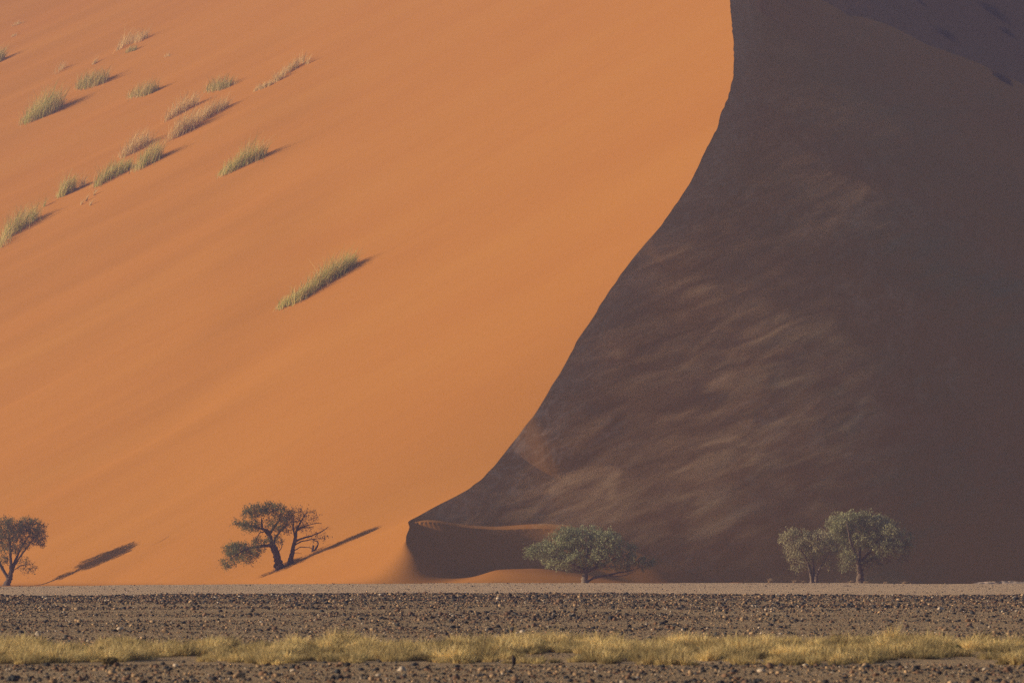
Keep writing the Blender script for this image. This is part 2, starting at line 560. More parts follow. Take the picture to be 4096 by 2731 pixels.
def colonize(nodes, parent, att, h, kill, infl, iters, r):
    nodes = [np.asarray(p) for p in nodes]; parent = list(parent)
    P = np.array(nodes)
    best = np.full(len(att), 1e9); bi = np.zeros(len(att), int)
    D = np.linalg.norm(att[:, None, :] - P[None], axis=2)
    bi = D.argmin(1); best = D.min(1)
    alive = np.ones(len(att), bool)
    for it in range(iters):
        m = alive & (best < infl)
        if not m.any(): break
        ii = bi[m]; dirs = att[m] - P[ii]
        dirs /= np.linalg.norm(dirs, axis=1)[:, None] + 1e-9
        acc = np.zeros_like(P); np.add.at(acc, ii, dirs)
        src = np.unique(ii)
        g = acc[src] + r.normal(0, 0.28, (len(src), 3))
        g /= np.linalg.norm(g, axis=1)[:, None] + 1e-9
        new = P[src] + g * h
        base = len(P)
        P = np.concatenate([P, new]); parent.extend(src.tolist())
        idl = np.where(alive)[0]
        D = np.linalg.norm(att[idl][:, None, :] - new[None], axis=2)
        dm = D.min(1); da = D.argmin(1)
        up_ = dm < best[idl]
        best[idl[up_]] = dm[up_]; bi[idl[up_]] = base + da[up_]
        alive[idl[best[idl] < kill]] = False
    return P, np.array(parent)

def make_tree(label, base_px, Yb, base_z, stems, blobs, seed, leaf_n=16, green=(0.119, 0.140, 0.063), bark=(0.14, 0.10, 0.075),
              trunk_n=1, att_n=900, leaf_len=0.16, leafy=None, depth=0.8, name='acacia_tree', rtip=0.007, expo=2.5, shoot=0.42, up=0.35):
    """stems: list of (pixel path, r0, r1) with the first trunk_n being trunks; blobs: (x, y, rx, ry[, leafiness])"""
    r = np.random.default_rng(seed)
    s = Yb / F
    b0 = px(base_px[0], base_px[1], Yb); b0[2] = base_z
    def loc(x, y, dy=0.0):
        p = px(x, y, Yb) - b0
        p[1] += dy
        return p
    root = thing(name, label, 'tree', b0)
    nodes = []; parent = []; fixed_r = []
    trunk_parts = []; br_parts = []
    paths = []
    h = 0.16
    for k, st in enumerate(stems):
        pth, r0, r1 = st[:3]
        dy = st[3] if len(st) > 3 else r.uniform(-0.8, 0.8)
        n = len(pth)
        w = np.array([loc(x, y, dy * (i / max(1, n - 1))) for i, (x, y) in enumerate(pth)])
        if k >= trunk_n and paths:
            allp = np.concatenate(paths)
            w[0] = allp[np.argmin(np.linalg.norm((allp - w[0])[:, [0, 2]], axis=1))]
        w = resample(w, h)
        wob = r.normal(0, 0.02, w.shape); wob[0] = 0; w = w + np.cumsum(wob, 0) * 0.5
        paths.append(w)
        rad = np.linspace(r0, r1, len(w))
        if k < trunk_n:
            rad = rad * (1 + 0.5 * np.exp(-np.arange(len(w)) * h / 0.35))
            w2 = np.concatenate([[w[0] - (0, 0, 0.5)], w]); rad2 = np.concatenate([[rad[0] * 1.2], rad])
            v, f = tube(w2, rad2, 10, seed + k)
            trunk_parts.append((v, f, np.array(bark)))
        else:
            v, f = tube(w, rad, 7, seed + k)
            br_parts.append((v, f, np.array(bark)))
        s0 = len(nodes)
        for i, p in enumerate(w):
            nodes.append(p); parent.append(s0 + i - 1 if i else -1)
    nfix = len(nodes)
    # attraction points through the crown volume
    area = np.array([q[2] * q[3] for q in blobs], float); area /= area.sum()
    att = []; aleaf = []
    cdy = [r.uniform(-0.6, 0.6) for _ in blobs]
    for q, a, dyc in zip(blobs, area, cdy):
        n = int(att_n * a) + 8
        u = r.normal(size=(n, 3)); u /= np.linalg.norm(u, axis=1)[:, None]
        u *= (0.25 + 0.75 * r.random((n, 1)) ** 0.45)
        rd = depth * math.sqrt(q[2] * q[3]) * s * 1.15
        c = loc(q[0], q[1], dyc * rd)
        att.append(c + u * np.array([q[2] * s, rd, q[3] * s]))
        aleaf.append(np.full(n, q[4] if len(q) > 4 else 1.0))
    att = np.concatenate(att); aleaf = np.concatenate(aleaf)
    P, par = colonize(nodes, parent, att, 0.17, 0.26, 5.0, 90, r)
    n = len(P)
    ch = np.zeros(n, int); np.add.at(ch, par[nfix:], 1)
    rad = np.zeros(n)
    acc = np.zeros(n)
    for i in range(n - 1, nfix - 1, -1):
        rad[i] = max(rtip, acc[i] ** (1 / expo))
        if par[i] >= 0: acc[par[i]] += rad[i] ** expo
    V = []; Fc = []
    o = 0
    for i in range(nfix, n):
        p = par[i]
        ra = min(rad[p] if p >= nfix else rad[i] * 1.2, rad[i] * 1.6); rb = rad[i]
        sd = 5 if rb > 0.03 else 3
        v, f = tube([P[p], P[i]], [ra, rb], sd, i)
        br_parts.append((v, f, np.array(bark) * (0.9 + 0.2 * r.random())))
    # leafiness from the nearest attraction point
    tips = np.where((rad < 0.022) & (np.arange(n) >= nfix))[0]
    D = np.full(len(tips), 1e9); lf = np.zeros(len(tips))
    for j0 in range(0, len(tips), 400):
        dd = np.linalg.norm(P[tips[j0:j0 + 400], None, :] - att[None], axis=2)
        lf[j0:j0 + 400] = aleaf[dd.argmin(1)]
    ends = tips[ch[tips] == 0]
    dirs = P[tips] - P[par[tips]]
    dirs /= np.linalg.norm(dirs, axis=1)[:, None] + 1e-9
    # short shoots at the ends
    shoots = []
    sl = []
    for j, i in enumerate(tips):
        k = 2 if ch[i] == 0 else (1 if r.random() < 0.45 else 0)
        for _ in range(k):
            d = dirs[j] + r.normal(0, 0.55, 3) + np.array([0, 0, up]); d /= np.linalg.norm(d)
            L = shoot * r.uniform(0.4, 1.1)
            q = P[i] + d * L
            v, f = tube([P[i], q], [rtip * 0.9, rtip * 0.5], 3, i)
            br_parts.append((v, f, np.array(bark)))
            shoots.append((P[i], d, L)); sl.append(lf[j])
    v, f, c = join(trunk_parts)
    mesh_np('trunk', v, f, M_BARK, root, col=c, smooth=True)
    v, f, c = join(br_parts)
    mesh_np('branches', v, f, M_BARK, root, col=c)
    # leaves
    LV = []; LC = []
    tint_c = {}
    for (p, d, L), q in zip(shoots, sl):
        nn = r.poisson(leaf_n * q)
        if nn == 0: continue
        t = r.random((nn, 1)) * 1.05
        c = p + d * L * t + r.normal(0, 0.11, (nn, 3))
        ax = d[None] * 0.6 + r.normal(0, 0.65, (nn, 3)); ax /= np.linalg.norm(ax, axis=1)[:, None]
        sd_ = np.cross(ax, r.normal(size=(nn, 3))); sd_ /= np.linalg.norm(sd_, axis=1)[:, None] + 1e-9
        ln = leaf_len * r.uniform(0.6, 1.3, (nn, 1)); wd = ln * 0.20
        quad = np.stack([c - ax * ln * 0.5, c + sd_ * wd, c + ax * ln * 0.5, c - sd_ * wd], 1)
        LV.append(quad)
        key = tuple(np.round(p / 1.1).astype(int))
        if key not in tint_c:
            tint_c[key] = (r.uniform(0.75, 1.35), r.uniform(-0.02, 0.03))
        kf, kg = tint_c[key]
        colr = np.array(green) * kf * r.uniform(0.75, 1.25, (nn, 1)) + np.array([kg * 0.5, kg, 0]) * r.random((nn, 1))
        LC.append(np.repeat(np.clip(colr, 0.01, 1), 4, 0))
    if LV:
        V = np.concatenate(LV).reshape(-1, 3); C = np.concatenate(LC)
        mesh_np('crown', V, np.arange(len(V)).reshape(-1, 4), M_LEAF, root, col=C)
    return root

def hit_sand(x, y):
    """distance at which the view ray meets the finished windward sand"""
    Y0 = hit_left(x, y)
    Y = np.arange(max(Y0 - 40, 405), Y0 + 60, 0.1); X = (x - CX) / F * Y
    k = np.argmax(left_z(X, Y) >= CAMZ + (HY - y) / F * Y)
    return float(Y[k]) if k else Y0

def gz(X, Y):
    return float(left_z(np.array([X]), np.array([Y]))[0])

GREY_GREEN = (0.2, 0.2, 0.11)
DARK_GREEN = (0.21, 0.20, 0.095)

# tree at the left edge
ax_ = (24 - CX) / F
yy_ = np.linspace(440, 620, 1800)
Yb = float(yy_[np.argmax(S_P(ax_ * yy_, yy_) > -0.42)]) - 5.5
make_tree('dark V-shaped acacia at the left edge of the plain, cut by the frame', (24, 2352), Yb, -0.45,
    [([(24, 2352), (34, 2325), (46, 2290)], 0.30, 0.20, 0.0),
     ([(34, 2320), (10, 2275), (-15, 2225), (-50, 2160)], 0.17, 0.05), ([(46, 2290), (44, 2240), (40, 2170), (30, 2110)], 0.16, 0.04),
     ([(46, 2290), (62, 2240), (82, 2195), (115, 2140)], 0.15, 0.04), ([(46, 2290), (75, 2230), (120, 2175), (160, 2125)], 0.11, 0.03),
     ([(48, 2285), (85, 2262), (125, 2255)], 0.05, 0.02)],
    [(115, 2115, 68, 44), (150, 2150, 36, 44), (25, 2118, 78, 48), (-60, 2130, 60, 58), (50, 2175, 80, 42, .8), (112, 2275, 34, 18, .5), (95, 2245, 30, 14, .4), (5, 2240, 34, 26, .7)],
    11, leaf_n=13, green=DARK_GREEN, att_n=2200, up=0.5, depth=1.15)

# big tree on the foot of the dune, and its half dead neighbour
Yb = hit_sand(1122, 2274); bz = gz((1122 - CX) / F * Yb, Yb)
make_tree('dark green acacia with thick leaning trunk and drooping left limb on the dune foot', (1122, 2276), Yb, bz,
    [([(1122, 2276), (1114, 2245), (1106, 2212), (1090, 2172)], 0.36, 0.25, 0.0),
     ([(1090, 2175), (1078, 2142), (1070, 2120), (1050, 2112), (1046, 2070)], 0.22, 0.05, -0.4), ([(1074, 2135), (1095, 2108), (1116, 2082), (1122, 2045)], 0.14, 0.04, 0.5),
     ([(1095, 2180), (1062, 2182), (1015, 2186), (965, 2206), (925, 2235)], 0.16, 0.04, -0.6), ([(1082, 2150), (1055, 2118), (1010, 2108), (965, 2095)], 0.12, 0.03, 0.4),
     ([(1096, 2185), (1100, 2150), (1125, 2120), (1150, 2095)], 0.12, 0.03, 0.2), ([(1068, 2125), (1040, 2128), (1018, 2168)], 0.07, 0.02, 0.2),
     ([(1108, 2215), (1128, 2190), (1130, 2160)], 0.05, 0.02, -0.5)],
    [(1018, 2046, 50, 24), (1085, 2036, 54, 24), (963, 2093, 26, 13), (1005, 2104, 46, 24), (1105, 2095, 44, 42, .35), (1135, 2060, 40, 34, .35),
     (950, 2200, 60, 32, 1.1), (912, 2252, 36, 22, .8), (1015, 2202, 44, 26, .7), (985, 2232, 44, 24, .45), (1090, 2160, 40, 24, .5), (1032, 2164, 24, 18, .7)],
    23, leaf_n=14, green=(0.168, 0.175, 0.077), bark=(0.10, 0.07, 0.055), att_n=2700, depth=1.5)
Yb = hit_sand(1160, 2256); bz = gz((1160 - CX) / F * Yb, Yb)
make_tree('half dead acacia with bare twigs and slim trunk right of the thick leaning trunk', (1160, 2257), Yb, bz,
    [([(1160, 2257), (1168, 2215), (1175, 2180), (1182, 2145)], 0.22, 0.13, 0.0),
     ([(1182, 2148), (1188, 2115), (1205, 2080), (1225, 2050)], 0.12, 0.03), ([(1182, 2150), (1172, 2110), (1175, 2065)], 0.10, 0.03),
     ([(1185, 2125), (1210, 2106), (1260, 2090), (1284, 2092)], 0.07, 0.02), ([(1180, 2170), (1205, 2155), (1240, 2145), (1285, 2128), (1318, 2108)], 0.10, 0.025, 0.3),
     ([(1178, 2178), (1210, 2162), (1252, 2156), (1290, 2152)], 0.07, 0.02, -0.4), ([(1170, 2205), (1200, 2186), (1240, 2188), (1262, 2204)], 0.05, 0.02, 0.5),
     ([(1186, 2118), (1200, 2112), (1240, 2106), (1252, 2104)], 0.06, 0.02), ([(1168, 2214), (1190, 2208), (1208, 2212)], 0.03, 0.012)],
    [(1190, 2060, 40, 28, .7), (1240, 2064, 36, 32, .25), (1156, 2095, 42, 38, .9), (1235, 2112, 28, 14, .25), (1268, 2148, 46, 22, .2), (1205, 2095, 38, 32, .6), (1295, 2118, 24, 12, .0)],
    37, leaf_n=6, green=(0.168, 0.140, 0.084), bark=(0.11, 0.075, 0.06), att_n=2400, shoot=0.40, depth=1.2)

# dead stump on the sand beside them
Yb = hit_sand(1250, 2206); X0 = (1250 - CX) / F * Yb; bz = gz(X0, Yb)
root = thing('dead_stump', 'short dark dead stump with a curved limb on the sand under the bare twigs', 'stump', (X0, Yb, bz))
sc = Yb / F
def lp(x, y, dy=0): return np.array([(x - 1250) * sc, dy, (2204 - y) * sc])
v, f = tube(resample([lp(1249, 2212), lp(1251, 2195), lp(1254, 2178)], 0.1), np.linspace(0.14, 0.07, len(resample([lp(1249, 2212), lp(1251, 2195), lp(1254, 2178)], 0.1))), 8, 5)
mesh_np('stump', v, f, M_BARK, root, col=np.tile((0.09, 0.06, 0.05), (len(v), 1)), smooth=True)
q = resample([lp(1254, 2206, .1), lp(1266, 2188, .1), lp(1273, 2172, .15), lp(1268, 2162, .1), lp(1256, 2160, 0)], 0.08)
v, f = tube(q, np.linspace(0.10, 0.04, len(q)), 7, 6)
mesh_np('limb', v, f, M_BARK, root, col=np.tile((0.09, 0.06, 0.05), (len(v), 1)), smooth=True)

# umbrella acacia in the middle
Yb = 440.0
make_tree('wide umbrella-shaped grey-green acacia on a short trunk in front of the dune hollow', (2340, 2340), Yb, -0.40,
    [([(2340, 2340), (2339, 2315), (2343, 2288)], 0.24, 0.20, 0.0),
     ([(2343, 2290), (2310, 2262), (2262, 2238), (2200, 2222)], 0.13, 0.03, -0.6), ([(2343, 2290), (2322, 2245), (2298, 2195), (2280, 2150)], 0.13, 0.03, 0.6),
     ([(2343, 2290), (2345, 2240), (2350, 2185), (2345, 2140)], 0.13, 0.03, -1.0), ([(2343, 2290), (2370, 2248), (2405, 2200), (2430, 2160)], 0.13, 0.03, 0.8),
     ([(2343, 2290), (2390, 2262), (2450, 2235), (2500, 2215)], 0.12, 0.03, -0.5), ([(2343, 2288), (2290, 2278), (2235, 2272), (2175, 2262)], 0.08, 0.02, 0.3),
     ([(2352, 2335), (2376, 2309), (2432, 2298), (2470, 2288), (2515, 2282), (2565, 2262)], 0.10, 0.03, 0.8), ([(2432, 2298), (2460, 2306), (2505, 2300), (2545, 2280)], 0.05, 0.02, 0.5),
     ([(2343, 2287), (2400, 2275), (2460, 2268)], 0.08, 0.02, -1.2)],
    [(2342, 2160, 150, 56), (2270, 2150, 70, 44, .9), (2420, 2165, 80, 46), (2214, 2205, 100, 46), (2130, 2210, 40, 26, .9), (2460, 2205, 90, 46), (2340, 2235, 130, 36, 1.1), (2240, 2250, 90, 28, .8),
     (2561, 2251, 54, 26), (2500, 2250, 60, 30, .9), (2400, 2262, 70, 20, .8), (2590, 2250, 30, 20)],
    51, leaf_n=16, green=(0.359, 0.384, 0.205), bark=(0.20, 0.155, 0.115), att_n=2400, leaf_len=0.16, depth=0.9)

# pair on the right
Yb = 446.0
make_tree('smaller pale acacia with several thin stems, left of the pair on the right', (3254, 2340), Yb, -0.42,
    [([(3250, 2340), (3244, 2300), (3232, 2255)], 0.16, 0.10, 0.1), ([(3262, 2340), (3266, 2300), (3280, 2272)], 0.14, 0.09, -0.2), ([(3256, 2340), (3256, 2300), (3254, 2262)], 0.12, 0.08, 0.3),
     ([(3232, 2255), (3222, 2225), (3198, 2190), (3160, 2155)], 0.08, 0.02, -0.6), ([(3254, 2262), (3252, 2220), (3245, 2175)], 0.08, 0.02, 0.4), ([(3280, 2272), (3298, 2246), (3312, 2215)], 0.07, 0.02, 0.5),
     ([(3232, 2255), (3208, 2240), (3178, 2228)], 0.05, 0.02, 0.6), ([(3244, 2225), (3262, 2185), (3285, 2165)], 0.05, 0.02, -0.6)],
    [(3154, 2150, 44, 26), (3185, 2142, 36, 22), (3215, 2165, 50, 30), (3270, 2160, 66, 36), (3196, 2208, 66, 40, .9), (3285, 2208, 60, 42, .9), (3195, 2262, 36, 26, .6), (3312, 2255, 34, 24, .6), (3330, 2200, 30, 34), (3245, 2235, 40, 24, .5)],
    67, leaf_n=15, green=(0.410, 0.384, 0.222), bark=(0.22, 0.165, 0.12), trunk_n=3, att_n=1500, leaf_len=0.15)
Yb = 450.0
make_tree('largest acacia with a broad dense crown, right of the pair on the right', (3440, 2340), Yb, -0.42,
    [([(3440, 2340), (3442, 2300), (3434, 2255)], 0.27, 0.19, 0.0),
     ([(3434, 2258), (3415, 2205), (3395, 2150), (3385, 2090)], 0.14, 0.03, -0.8), ([(3434, 2258), (3440, 2200), (3455, 2150), (3470, 2100)], 0.14, 0.03, 0.8),
     ([(3434, 2258), (3470, 2215), (3510, 2165), (3545, 2110)], 0.13, 0.03, -0.4), ([(3436, 2262), (3490, 2235), (3550, 2205), (3610, 2175)], 0.12, 0.03, 0.6),
     ([(3434, 2262), (3405, 2235), (3375, 2225)], 0.07, 0.02, 0.3), ([(3440, 2285), (3470, 2262), (3500, 2252)], 0.06, 0.02, -0.6), ([(3438, 2270), (3380, 2190), (3345, 2150)], 0.08, 0.02, 0.6)],
    [(3387, 2092, 80, 44), (3350, 2110, 46, 36), (3503, 2100, 80, 38), (3440, 2080, 60, 30), (3560, 2120, 40, 34), (3466, 2160, 110, 50), (3618, 2165, 42, 40, 1.2), (3630, 2185, 30, 34, 1.1), (3550, 2195, 70, 40), (3392, 2225, 42, 44, .8),
     (3385, 2265, 36, 24, .6), (3490, 2245, 44, 28, .6), (3352, 2165, 54, 42), (3520, 2240, 40, 22, .6), (3610, 2228, 30, 22, .6)],
    83, leaf_n=16, green=(0.359, 0.359, 0.196), bark=(0.19, 0.14, 0.10), att_n=2600, leaf_len=0.16, depth=0.95)

# fallen twig between the pair
Yb = 446.0
p0, p1, p2 = px(3342, 2309, Yb), px(3350, 2301, Yb + .1), px(3360, 2292, Yb + .2)
p00 = px(3333, 2341, Yb - .1)
v, f = tube(resample([p00, p0, p1, p2], 0.1), np.linspace(0.035, 0.018, len(resample([p00, p0, p1, p2], 0.1))), 6, 9)
tw = mesh_np('dead_stick', v, f, M_BARK, col=np.tile((0.30, 0.22, 0.16), (len(v), 1)))
tw['label'] = 'thin pale dead stick poking up between the two acacias on the right'; tw['category'] = 'stick'

# ------------------------------------------------------------------ grass
def blades(base, hgt, r, lean, n_seg=3, width=0.022, spread=0.35, cols=((0.30, 0.24, 0.10),), root_dark=0.8):
    """base (n,3), hgt (n,): curved ribbons"""
    n = len(base)
    ang = r.uniform(0, 2 * math.pi, n); sp = np.abs(r.normal(0, spread, n))
    dx = np.cos(ang) * sp + lean[0]; dy = np.sin(ang) * sp + lean[1]
    faces_az = r.uniform(0, math.pi, n)
    wv = np.stack([np.cos(faces_az), np.sin(faces_az), np.zeros(n)], 1)
    V = []
    curl = r.uniform(0.6, 1.6, n)
    for i in range(n_seg + 1):
        t = i / n_seg
        c = base + np.stack([dx * hgt * t ** (1 + curl * 0.6), dy * hgt * t ** (1 + curl * 0.6), hgt * (t - 0.16 * curl * t * t * sp)], 1)
        w = width * (1 - 0.8 * t) * 0.5 * (0.7 + 0.6 * r.random((n, 1)))
        V.append(c - wv * w); V.append(c + wv * w)
    V = np.stack(V, 1)                                   # n, 2(nseg+1), 3
    k = 2 * (n_seg + 1)
    quad = np.array([(2 * i, 2 * i + 1, 2 * i + 3, 2 * i + 2) for i in range(n_seg)])
    Fc = (np.arange(n)[:, None, None] * k + quad[None]).reshape(-1, 4)
    cols = np.array(cols)
    ci = r.integers(0, len(cols), n)
    c = cols[ci] * r.uniform(0.75, 1.25, (n, 1))
    C = np.repeat(c, k, 0)
    return V.reshape(-1, 3), Fc, C

YEL = [(0.82, 0.64, 0.30), (0.75, 0.55, 0.25), (0.88, 0.72, 0.38), (0.62, 0.46, 0.20)]
GRN = [(0.58, 0.57, 0.18), (0.74, 0.65, 0.22), (0.42, 0.47, 0.15), (0.82, 0.68, 0.31), (0.78, 0.60, 0.28)]
OLV = [(0.54, 0.47, 0.17), (0.66, 0.54, 0.20), (0.36, 0.36, 0.13), (0.80, 0.63, 0.30)]
G_DUNE = 'grass tufts growing on the sunlit dune face'

def dune_tuft(label, line, hpx, n, cols, jx=8, lean=0.28, fringe=0.0, seed=0, name='grass_tuft'):
    """line: photo pixels of the tuft's foot; hpx: blade height in photo pixels at each"""
    r = np.random.default_rng(1000 + seed)
    W_ = []
    for x, y in line:
        Y = hit_sand(x, y); X = (x - CX) / F * Y
        W_.append((X, Y))
    W_ = np.array(W_)
    t = np.linspace(0, 1, len(W_))
    tt = r.random(n)
    if len(W_) == 1:
        bx = np.full(n, W_[0, 0]); by = np.full(n, W_[0, 1]); hh = np.full(n, float(hpx[0]))
    else:
        bx = np.interp(tt, t, W_[:, 0]); by = np.interp(tt, t, W_[:, 1]); hh = np.interp(tt, t, hpx)
    sc = by.mean() / F
    clump = r.normal(0, 1, (max(3, n // 28), 2))
    ck = r.integers(0, len(clump), n)
    bx = bx + (clump[ck, 0] * 0.9 + r.normal(0, 0.5, n)) * jx * sc
    by = by + (clump[ck, 1] * 0.9 + r.normal(0, 0.5, n)) * jx * sc * 1.6
    stray = r.random(n) < (0.05 if len(line) > 3 else 0.0)
    bx = bx + stray * r.normal(0.3, 0.5, n); by = by - stray * np.abs(r.normal(0, 0.9, n))
    bz = left_z(bx, by) - 0.02
    hgt = hh * sc * (0.30 + 0.95 * r.random(n) ** 0.9) * 1.14
    hgt *= 0.55 + 0.65 * r.random(len(clump))[ck]
    o = np.array([bx.mean(), by.mean(), bz.mean()])
    v, f, c = blades(np.stack([bx, by, bz], 1) - o, hgt, r, (lean * (0.4 + 1.2 * r.random(len(clump))[ck]), 0.05), 3, 0.068, 0.42, cols)
    ob = mesh_np(name, v, f, M_BLADE, col=c)
    ob.location = o
    ob['label'] = label; ob['category'] = 'grass tuft'; ob['group'] = G_DUNE
    return ob

T = [
 ('tiny wisp of dry grass nearest the upper left corner', [(55, 103), (80, 97)], (12, 16), 40, YEL, 5),
 ('tiny wisp of dry grass just below the topmost left wisp', [(45, 150), (64, 145)], (9, 12), 30, YEL, 4),
 ('grass tuft cut by the left frame edge, showing mostly its shadow', [(-30, 262), (0, 240)], (55, 50), 260, OLV, 10),
 ('topmost large grass tuft, pale with two shadowed clumps', [(470, 205), (500, 182), (530, 172), (560, 165), (588, 150)], (35, 60, 50, 40, 45), 230, YEL, 8),
 ('small dense grass clump right below the topmost large tuft', [(505, 212), (525, 205), (545, 200)], (18, 26, 22), 110, OLV, 6),
 ('tiny dry wisp right of the topmost large tuft', [(655, 230), (682, 224)], (10, 14), 35, YEL, 4),
 ('small upright straw wisp left below the topmost large tuft', [(376, 258), (392, 247)], (14, 22), 50, YEL, 4),
 ('sparse thin straw stems left of the dark bushy tuft', [(212, 300), (232, 285), (246, 274)], (32, 44, 20), 34, YEL, 8),
 ('dark bushy grass tuft with a long shadow, second row from top', [(312, 352), (345, 352), (385, 340), (418, 326)], (45, 62, 56, 40), 420, OLV, 11),
 ('low spreading grass tuft with bent dark blades left of centre group', [(515, 392), (550, 388), (590, 378), (618, 364)], (28, 44, 48, 34), 300, OLV, 10),
 ('large full green-yellow tuft near the left edge with black shadow', [(98, 492), (130, 478), (165, 464), (205, 448), (228, 430)], (45, 80, 92, 92, 64), 620, GRN, 13),
 ('round dark-based tuft below the long straw row', [(828, 362), (860, 362), (895, 354), (920, 344)], (40, 50, 36, 24), 320, OLV, 10),
 ('low clump at the lower end of the highest straw row', [(1026, 362), (1055, 352), (1085, 340)], (18, 24, 18), 260, YEL, 7),
 ('long straw-coloured row of thin tufts, highest on the right', [(1085, 334), (1112, 324), (1140, 296), (1175, 275), (1210, 250)], (34, 36, 42, 44, 40), 250, YEL, 6),
 ('single small sprig at the upper end of the highest straw row', [(1226, 260), (1230, 256)], (26, 30), 26, YEL, 3),
 ('pale straw row leaning above the longer yellow row', [(655, 492), (690, 470), (730, 448), (785, 418)], (36, 54, 62, 40), 260, YEL, 7),
 ('long yellow grass row with a deep shadow, largest of the upper group', [(682, 560), (720, 540), (765, 515), (805, 485), (850, 460), (900, 432)], (62, 78, 72, 60, 62, 46), 640, YEL, 9),
 ('straw tuft left above the green rounded tuft', [(492, 628), (520, 614), (560, 592), (598, 568)], (34, 62, 62, 40), 330, YEL, 9),
 ('green rounded tuft with straw skirt in the middle of the left slope', [(550, 682), (580, 662), (612, 645), (632, 632)], (52, 84, 78, 50), 430, GRN, 10),
 ('long green-yellow tuft left below the rounded green tuft', [(384, 748), (410, 728), (450, 706), (495, 686), (512, 676)], (54, 74, 70, 56, 30), 520, GRN, 10),
 ('compact yellow tuft left below the long green-yellow tuft', [(236, 790), (262, 776), (290, 762)], (50, 68, 48), 300, GRN, 9),
 ('thin straw stems standing right of the compact yellow tuft', [(310, 760), (322, 750), (330, 742)], (46, 58, 22), 26, YEL, 5),
 ('short sprig on bare sand below the long green-yellow tuft, leftmost of four', [(322, 822), (327, 818)], (24, 24), 16, YEL, 2),
 ('short sprig on bare sand below the long green-yellow tuft, second of four', [(344, 806), (348, 804)], (26, 26), 16, YEL, 2),
 ('short sprig on bare sand below the long green-yellow tuft, lowest of four', [(357, 824), (361, 822)], (22, 22), 16, YEL, 2),
 ('short sprig on bare sand below the long green-yellow tuft, rightmost of four', [(374, 784), (378, 780)], (28, 28), 18, YEL, 2),
 ('single arched stem left of the compact yellow tuft', [(175, 828), (180, 824)], (36, 36), 12, GRN, 3),
 ('lowest tuft at the left frame edge, long and green-yellow', [(4, 990), (22, 956), (60, 930), (100, 905), (145, 876)], (44, 72, 80, 78, 52), 560, GRN, 10),
 ('stout green tuft standing alone right of the left group', [(885, 702), (915, 690), (960, 668), (1010, 646), (1050, 628)], (26, 56, 86, 84, 44), 640, GRN, 11),
 ('isolated long green tuft, lowest and nearest the dune middle', [(1120, 1234), (1145, 1222), (1180, 1212), (1220, 1186), (1260, 1160), (1310, 1128), (1350, 1104), (1390, 1080), (1408, 1066)], (32, 34, 52, 66, 76, 86, 80, 64, 40), 1300, GRN, 9),
]
for i, (lb, ln, hp, n, cl, jx) in enumerate(T):
    dune_tuft(lb, ln, hp, int(n * 1.5), cl, jx * 1.15, seed=i)

# pale tufts at the far edge of the plain, by the right pair of trees
E = [(3080, 2330, 14, 'upright pale sprig at the plain edge left of the right tree pair'), (3178, 2330, 10, 'low pale tuft at the plain edge by the thin-stemmed acacia'),
     (3212, 2330, 8, 'tiny pale tuft touching the thin stems of the smaller acacia'), (3402, 2333, 9, 'low pale tuft at the plain edge left of the largest acacia trunk'), (3462, 2333, 8, 'low pale tuft just right of the largest acacia trunk'),
     (3540, 2335, 7, 'second low pale tuft right of the largest acacia trunk'), (3618, 2335, 9, 'third low pale tuft right of the largest acacia trunk, farthest from it')]
r = np.random.default_rng(5)
for x, y, h, lb in E:
    Y = 400.0; X = (x - CX) / F * Y; n = 110
    bx = X + r.normal(0, 0.06, n); by = Y + r.normal(0, 0.08, n); bz = plain_z(bx, by) - 0.02
    o = np.array([X, Y, bz.mean()])
    v, f, c = blades(np.stack([bx, by, bz], 1) - o, r.uniform(.6, 1.3, n) * h * Y / F * 1.2, r, (0.1, 0), 2, 0.03, 0.7, [(0.5, 0.36, 0.22), (0.42, 0.30, 0.18)])
    ob = mesh_np('dry_tuft', v, f, M_BLADE, col=c); ob.location = o
    ob['label'] = lb; ob['category'] = 'grass tuft'; ob['group'] = 'pale tufts along the far edge of the plain'

# foreground band of dry yellow grass
r = np.random.default_rng(8)
nt_ = 5200
tx = r.uniform(-14, 14, nt_); tyy = 95 + 28 * r.random(nt_) ** 1.1
dens = fbm(tx * 1.15, tyy * 0.42, 3, 61)
keep = (dens > -0.12) & (np.abs(tx) < 0.098 * tyy + 1.2)
edge_lo = 96.0 + 2.4 * vnoise(tx * 0.6, tx * 0, 33); edge_hi = 119.5 + 4.5 * vnoise(tx * 0.5, tx * 0 + 5, 34)
keep &= (tyy > edge_lo) & (tyy < edge_hi)
tx, tyy, dens = tx[keep], tyy[keep], dens[keep]
nb = 120; N = len(tx) * nb
rad_ = np.repeat(r.uniform(0.10, 0.24, len(tx)), nb)
an = r.uniform(0, 6.283, N); rr = np.sqrt(r.random(N))
ux, uy = np.cos(an) * rr, np.sin(an) * rr
bx = np.repeat(tx, nb) + ux * rad_ * 0.8; by = np.repeat(tyy, nb) + uy * rad_ * 0.8
hh = rad_ * (1.15 - 0.65 * rr) * np.repeat((0.75 + 0.6 * np.clip(dens, -0.1, 0.8)) * r.uniform(0.65, 1.3, len(tx)), nb) * r.uniform(0.6, 1.2, N) * 1.2
v, f, c = blades(np.stack([bx, by, plain_z(bx, by) - 0.01], 1), hh, r, (ux * 0.7 + 0.1, uy * 0.7), 2, 0.018, 0.5, [(0.80, 0.62, 0.28), (0.72, 0.54, 0.23), (0.86, 0.70, 0.36), (0.54, 0.40, 0.18), (0.70, 0.57, 0.24)])
tone = np.repeat(np.repeat((0.7 + 0.6 * np.clip(dens, -.1, .7)) * r.uniform(0.45, 1.3, len(tx)), nb), 6)[:, None]
g = mesh_np('dry_grass', v, f, M_BLADE, col=c * tone)
